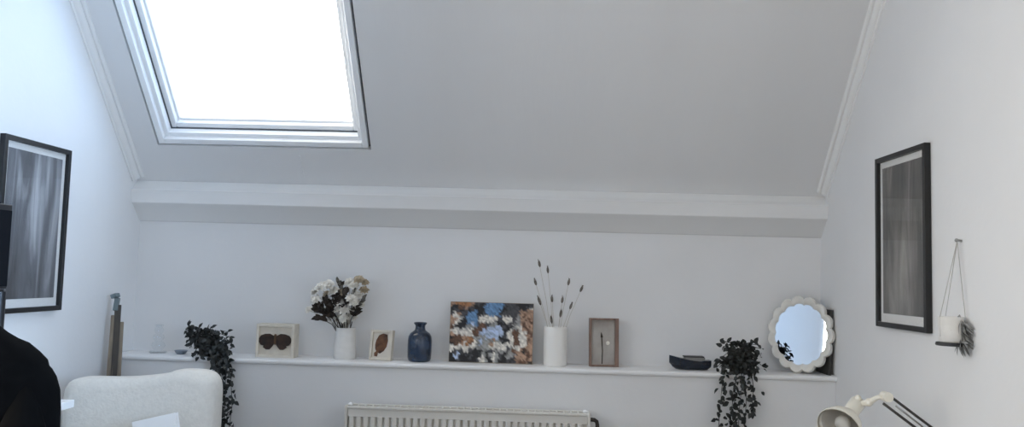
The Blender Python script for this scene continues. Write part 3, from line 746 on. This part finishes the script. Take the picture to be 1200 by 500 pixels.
m = MB(); m.tube([(JX+.070, JY-.075, 1.008), (JX+.100, JY-.070, 1.000), (JX+.130, JY-.070, .985)], [.004, .008, .003], 8); m.build('lapel_lining', TAUPE, ct, smooth='all', label='taupe lining edge')
for sg in (1, -1):
    MB().tube([(JX+sg*.165, JY-.02, .955), (JX+sg*.178, JY-.045, .85), (JX+sg*.172, JY-.062, .70), (JX+sg*.16, JY-.07, .55)], [.010, .040, .040, .038], 14).build('sleeve', BLACKW, ct, smooth='all')

# ------------------------------------------------------------------ light
SKY_BACK, SKY_FRONT, SKY_SIDE, SKY_RIGHT = 1.9, 3.6, 8.4, 34.0
W = bpy.data.worlds.new('sky'); scn.world = W; W.use_nodes = True; nt = W.node_tree
bg = nt.nodes['Background']; tc = nt.nodes.new('ShaderNodeTexCoord'); sx = nt.nodes.new('ShaderNodeSeparateXYZ')
nt.links.new(tc.outputs['Generated'], sx.inputs[0])
mr_ = nt.nodes.new('ShaderNodeMapRange'); mr_.inputs['From Min'].default_value = -.5; mr_.inputs['From Max'].default_value = .95
nt.links.new(sx.outputs['X'], mr_.inputs['Value'])
rp = nt.nodes.new('ShaderNodeValToRGB'); e = rp.color_ramp.elements
e[0].color = (1.0, .94, .84, 1); e[1].color = (.42, .66, 1.0, 1)
nt.links.new(mr_.outputs[0], rp.inputs['Fac']); nt.links.new(rp.outputs['Color'], bg.inputs['Color'])
ym = nt.nodes.new('ShaderNodeMapRange'); ym.inputs['From Min'].default_value = -.5; ym.inputs['From Max'].default_value = .25
ym.inputs['To Min'].default_value = SKY_BACK; ym.inputs['To Max'].default_value = SKY_FRONT
nt.links.new(sx.outputs['Y'], ym.inputs['Value'])
xm = nt.nodes.new('ShaderNodeMapRange'); xm.inputs['From Min'].default_value = -.95; xm.inputs['From Max'].default_value = -.35
xm.inputs['To Min'].default_value = SKY_SIDE; xm.inputs['To Max'].default_value = 0
nt.links.new(sx.outputs['X'], xm.inputs['Value'])
ad = nt.nodes.new('ShaderNodeMath'); ad.operation = 'ADD'
nt.links.new(xm.outputs[0], ad.inputs[0]); nt.links.new(ym.outputs[0], ad.inputs[1])
xr = nt.nodes.new('ShaderNodeMapRange'); xr.inputs['From Min'].default_value = .65; xr.inputs['From Max'].default_value = .9
xr.inputs['To Min'].default_value = 0; xr.inputs['To Max'].default_value = SKY_RIGHT
nt.links.new(sx.outputs['X'], xr.inputs['Value'])
ad2 = nt.nodes.new('ShaderNodeMath'); ad2.operation = 'ADD'
zr = nt.nodes.new('ShaderNodeMapRange'); zr.inputs['From Min'].default_value = -.38; zr.inputs['From Max'].default_value = -.22
zr.inputs['To Min'].default_value = 1; zr.inputs['To Max'].default_value = 0
nt.links.new(sx.outputs['Y'], zr.inputs['Value'])
mu = nt.nodes.new('ShaderNodeMath'); mu.operation = 'MULTIPLY'
nt.links.new(xr.outputs[0], mu.inputs[0]); nt.links.new(zr.outputs[0], mu.inputs[1])
nt.links.new(mu.outputs[0], ad2.inputs[0]); nt.links.new(ad.outputs[0], ad2.inputs[1]); nt.links.new(ad2.outputs[0], bg.inputs['Strength'])

def portal(name, M, sx_, sy_):
    l = bpy.data.lights.new(name, 'AREA'); l.shape = 'RECTANGLE'; l.size = sx_; l.size_y = sy_; l.cycles.is_portal = True
    o = bpy.data.objects.new(name, l); COL.objects.link(o); o.matrix_world = M
    return o
# skylight portal, pointing into the room (local -z)
pm = SM @ Matrix.Translation(((ox0+ox1)/2, (os0+os1)/2, .128))
portal('skylight_portal', pm, ox1-ox0-.1, os1-os0-.1)
portal('side_portal', Matrix.Translation((XL-.085, (sy0+sy1)/2, (sz0+sz1)/2)) @ Matrix.Rotation(-PI/2, 4, 'Y') @ Matrix.Rotation(0, 4, 'Z'), sz1-sz0, sy1-sy0)  # this and the next two serve the added fill windows
portal('right_portal', Matrix.Translation((XR+.085, (sy0+sy1)/2, (sz0+sz1)/2)) @ Matrix.Rotation(PI/2, 4, 'Y'), sz1-sz0, sy1-sy0)
portal('rear_fill_portal', Matrix.Translation(((wx0+wx1)/2, YR-.075, (wz0+wz1)/2)) @ Matrix.Rotation(PI/2, 4, 'X'), wx1-wx0, wz1-wz0)

# ------------------------------------------------------------------ camera
f, pitch, yaw, roll = 963.8644, .075, .0333, .0271
cy, sy = math.cos(yaw), math.sin(yaw)
fwd = Vector((-sy*math.cos(pitch), cy*math.cos(pitch), math.sin(pitch)))
right = Vector((cy, sy, 0)); up = right.cross(fwd)
r2 = right*math.cos(roll)+up*math.sin(roll); u2 = -right*math.sin(roll)+up*math.cos(roll)
cam = bpy.data.cameras.new('camera'); co = bpy.data.objects.new('camera', cam); COL.objects.link(co)
cam.sensor_width = 36; cam.lens = f/1200*36; cam.clip_start = .02
co.matrix_world = Matrix(((r2.x, u2.x, -fwd.x, 0), (r2.y, u2.y, -fwd.y, 0), (r2.z, u2.z, -fwd.z, 1.15), (0, 0, 0, 1)))
scn.camera = co
vs = scn.view_settings; vs.view_transform = 'Standard'; vs.look = 'None'; vs.gamma = 1; vs.use_curve_mapping = False
vs.exposure = .36
scn.cycles.max_bounces = 12; scn.cycles.diffuse_bounces = 8; scn.cycles.transparent_max_bounces = 16
scn.cycles.use_denoising = True
scn.cycles.sample_clamp_indirect = 10
for o in list(bpy.data.objects):
    if 'local' in o: del o['local']
